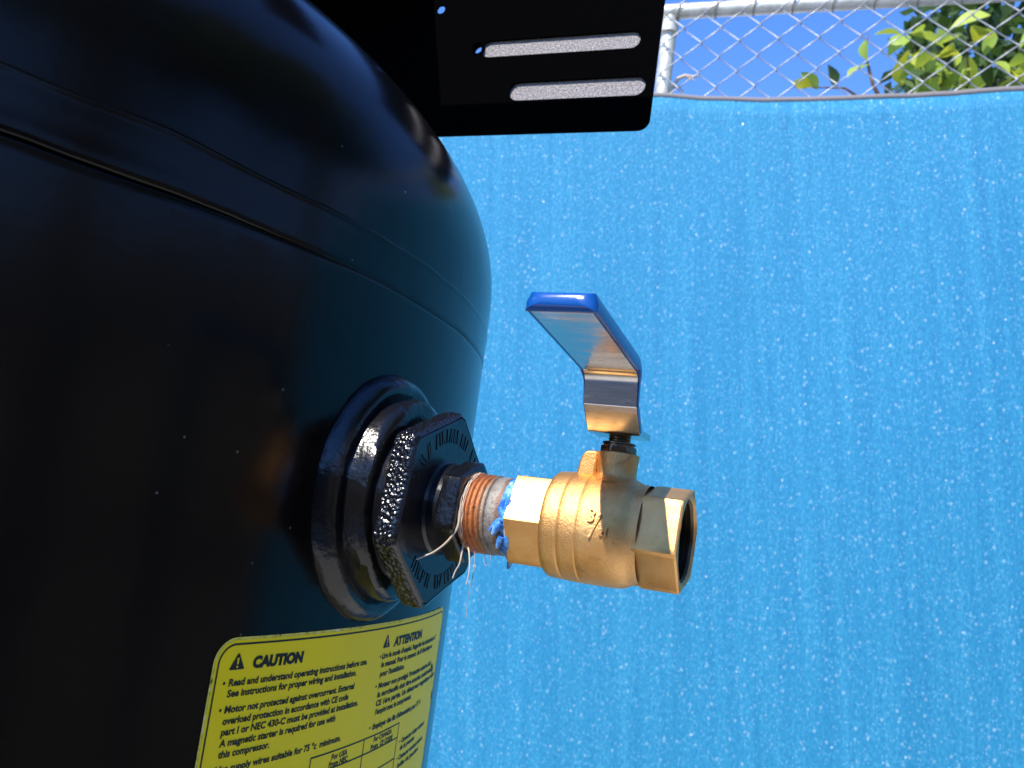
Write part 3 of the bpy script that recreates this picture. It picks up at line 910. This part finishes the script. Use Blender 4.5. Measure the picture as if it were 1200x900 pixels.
# ------------------------------------------------------------------ twig and leafy shrub behind the fence
bm = bmesh.new()
tube(bm, [(0, 0, -.05), (.006, 0, 0), (.020, .002, .028), (.034, .002, .036), (.048, 0, .034), (.066, 0, .040)], [.005, .0046, .0042, .0042, .0036, .0020], 8)
tube(bm, [(.034, .002, .036), (.042, .0, .030), (.056, 0, .027)], [.003, .0024, .0014], 6)
tube(bm, [(.008, 0, .002), (.022, 0, .008), (.034, 0, -.006)], [.003, .0024, .0014], 6)
tw = put('dry_twig', fin(bm, 'dry_twig', 60), None, m_twig)
tw.location = (.262, 1.80, .985 + CAMZ)
tag(tw, 'small bare dry twig poking up behind the fence beside the post', 'twig')

shrub = thing('leafy_shrub', 'tall sunlit green shrub with yellowing leaves behind the chain link fence', 'shrub', (1.20, 2.22, 0))
def leaf_mesh(name, ln, wd, fold, curl, m):
    bm = bmesh.new()
    prof = [(0, .0), (.08, .28), (.25, .78), (.45, 1.0), (.65, .84), (.82, .48), (.94, .17), (1, .0)]
    mid, lf, rg = [], [], []
    for f, wv in prof:
        x = ln * f; zc = -curl * f * f * ln
        mid.append(bm.verts.new((x, 0, zc)))
        if 0 < f < 1:
            lf.append(bm.verts.new((x, wd / 2 * wv, zc + fold * wd * wv))); rg.append(bm.verts.new((x, -wd / 2 * wv, zc + fold * wd * wv)))
        else:
            lf.append(mid[-1]); rg.append(mid[-1])
    for i in range(len(prof) - 1):
        for side in (lf, rg):
            vs = []
            for v in (mid[i], mid[i + 1], side[i + 1], side[i]):
                if v not in vs: vs.append(v)
            if len(vs) >= 3: bm.faces.new(vs)
    me = fin(bm, name, 60); me.materials.append(m)
    return me
LM = [leaf_mesh('leaf', .058, .034, .22, .25, m_leaf), leaf_mesh('leaf', .050, .032, .14, .45, m_leaf), leaf_mesh('leaf', .064, .036, .30, .15, m_leaf)]
LY = [leaf_mesh('leaf', .052, .034, .18, .3, m_leaf_y)]
LD = [leaf_mesh('leaf', .055, .036, .2, .3, m_leaf_d)]
rnd = random.Random(21)
bm = bmesh.new()
tube(bm, [(0, 0, 0), (.02, .01, .7), (-.01, 0, 1.5), (.02, .02, 2.1), (.05, .03, 2.45)], [.045, .038, .03, .02, .008], 12)
trunk = put('trunk', fin(bm, 'trunk', 60), shrub, m_bark)
limbs = []
for k in range(30):
    z = rnd.uniform(1.2, 2.7); a = rnd.uniform(0, 2 * pi)
    ln = rnd.uniform(.3, .52)
    p0 = Vector((.01, .01, z)); d = Vector((cos(a), sin(a), rnd.uniform(.1, .7))).normalized()
    pts = [p0 + d * ln * t + Vector((0, 0, -.08 * t * t)) for t in (0, .35, .7, 1)]
    limbs.append(pts)
limbs += [[Vector((-.12, -.2, 2.1)), Vector((-.40, -.335, 2.385)), Vector((-.52, -.362, 2.425)), Vector((-.60, -.37, 2.412))], [Vector((-.40, -.335, 2.385)), Vector((-.45, -.35, 2.45)), Vector((-.475, -.36, 2.51)), Vector((-.475, -.36, 2.57))]]
# limbs reaching toward the fence and past the top of the cloth
for e in ((-.30, -.28, 2.58), (-.40, -.36, 2.44), (-.22, -.32, 2.62), (-.06, -.38, 2.58), (.10, -.34, 2.60), (-.34, -.30, 2.60), (-.16, -.36, 2.50)):
    p0 = Vector((.01, .01, e[2] - .55)); p1 = Vector(e)
    limbs.append([p0, p0.lerp(p1, .4) + Vector((0, 0, .06)), p0.lerp(p1, .75) + Vector((0, 0, .05)), p1])
for L in limbs:
    bm = bmesh.new(); tube(bm, L, [.007, .0045, .003, .0015], 6)
    put('branch', fin(bm, 'branch', 60), shrub, m_bark)
def orient(d, roll):
    qd = d.to_track_quat('X', 'Z')
    return (qd @ Matrix.Rotation(roll, 4, 'X').to_quaternion()).to_euler()
def leaf(pos, d, roll, sc, lib):
    o = put('leaf', rnd.choice(lib), shrub)
    o.location = pos; o.rotation_euler = orient(Vector(d).normalized(), roll); o.scale = (sc, sc, sc)
    return o
count = 0
while count < 210:
    L = rnd.choice(limbs[-7:] + limbs[-7:] + limbs)
    t = rnd.uniform(.35, 1.03)
    i = min(int(t * 3), 2); p = Vector(L[i]).lerp(Vector(L[i + 1]), min(t * 3 - i, 1))
    p = p + Vector((rnd.gauss(0, .04), rnd.gauss(0, .04), rnd.gauss(0, .035)))
    if p.z < 2.15 or p.x < -.43: continue
    d = Vector((rnd.gauss(-.3, .7), rnd.gauss(-.4, .6), rnd.gauss(-.25, .55)))
    leaf(p, d, rnd.uniform(-1, 1), rnd.uniform(1.1, 1.75), LY if rnd.random() < .25 else (LD if rnd.random() < .08 else LM))
    count += 1
# the big leaves near the left edge that stand clear against the sky
for (x, y, z, d, r, s, lib) in ((-.515, -.36, 2.452, (.6, -.1, .75), .6, 1.15, LM), (-.545, -.36, 2.425, (-.2, -.2, .95), -.4, .95, LD), (-.60, -.37, 2.412, (-.95, -.1, .18), .5, 1.0, LY), (-.585, -.37, 2.408, (-.6, -.1, .5), .5, .9, LM), (-.48, -.36, 2.555, (-.25, -.2, -.9), .4, 1.05, LM), (-.46, -.36, 2.57, (.8, -.1, .2), .4, 1.0, LM)):
    leaf((x, y, z), d, r, s, lib)
# foliage further in, its inner shade painted as dark leaf colour
bm = bmesh.new()
rnd = random.Random(5)
for k in range(8000):
    a = rnd.uniform(0, 2 * pi); rr = .46 * sqrt(rnd.random()); z = rnd.uniform(1.7, 3.05)
    fall = 1 - max(0, (z - 2.5)) * .5
    p = Vector((.19 + rr * cos(a) * fall, .10 + rr * sin(a) * fall, z))
    d = Vector((rnd.gauss(0, 1), rnd.gauss(0, 1), rnd.gauss(-.2, .7))).normalized()
    s_ = d.cross(Vector((rnd.gauss(0, 1), rnd.gauss(0, 1), rnd.gauss(0, 1)))).normalized()
    ln, wd = rnd.uniform(.04, .065), rnd.uniform(.012, .02)
    v = [bm.verts.new(q) for q in (p, p + d * ln * .45 + s_ * wd, p + d * ln, p + d * ln * .45 - s_ * wd)]
    bm.faces.new(v)
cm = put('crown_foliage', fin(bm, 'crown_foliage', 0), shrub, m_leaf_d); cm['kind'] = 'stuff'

# ------------------------------------------------------------------ big shade tree beyond the side of the yard (mirrored in the dome)
def shade_tree(label, loc, seed, n, spread):
    tree = thing('shade_tree', label, 'tree', loc, 0, 'shade trees beyond the yard')
    rnd = random.Random(seed)
    bm = bmesh.new()
    tube(bm, [(0, 0, 0), (.05, .02, 1.2), (-.04, .05, 2.6), (.06, 0, 4.2), (.02, .04, 5.6)], [.24, .19, .16, .12, .05], 14)
    put('trunk', fin(bm, 'trunk', 60), tree, m_bark)
    clumps = []
    for k in range(n):
        a = rnd.uniform(0, 2 * pi); e = rnd.uniform(-.5, 1.3); rr = rnd.uniform(.9, spread)
        c = Vector((rr * cos(a) * cos(e * .8), rr * sin(a) * cos(e * .8), 5.6 + 2.3 * sin(e)))
        clumps.append((c, rnd.uniform(.5, .95)))
    for k, (c, r) in enumerate(clumps[:14]):
        p0 = Vector((0, .02, rnd.uniform(2.8, 4.8)))
        bm = bmesh.new(); tube(bm, [p0, p0.lerp(c, .45) + Vector((0, 0, .15)), c], [.07, .045, .012], 7)
        put('limb', fin(bm, 'limb', 60), tree, m_bark)
    bm = bmesh.new()
    for c, r in clumps:
        for k in range(int(430 * r)):
            d = Vector((rnd.gauss(0, 1), rnd.gauss(0, 1), rnd.gauss(0, 1))).normalized()
            p = c + d * r * rnd.uniform(.35, 1.0)
            t = Vector((rnd.gauss(0, 1), rnd.gauss(0, 1), rnd.gauss(-.3, .7))).normalized()
            s_ = t.cross(Vector((rnd.gauss(0, 1), rnd.gauss(0, 1), rnd.gauss(0, 1)))).normalized()
            ln, wd = rnd.uniform(.10, .18), rnd.uniform(.035, .06)
            bm.faces.new([bm.verts.new(q) for q in (p, p + t * ln * .45 + s_ * wd, p + t * ln, p + t * ln * .45 - s_ * wd)])
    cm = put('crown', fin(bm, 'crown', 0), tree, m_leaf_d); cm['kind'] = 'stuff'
shade_tree('tall dark green shade tree beyond the far end of the side board fence', (5.2, .9, 0), 9, 44, 2.6)
shade_tree('added broad dark green tree, out of view, widening the dark reflection on the dome', (4.9, -3.0, 0), 4, 50, 2.9)  # second tree, unseen, added to darken more of the dome reflection
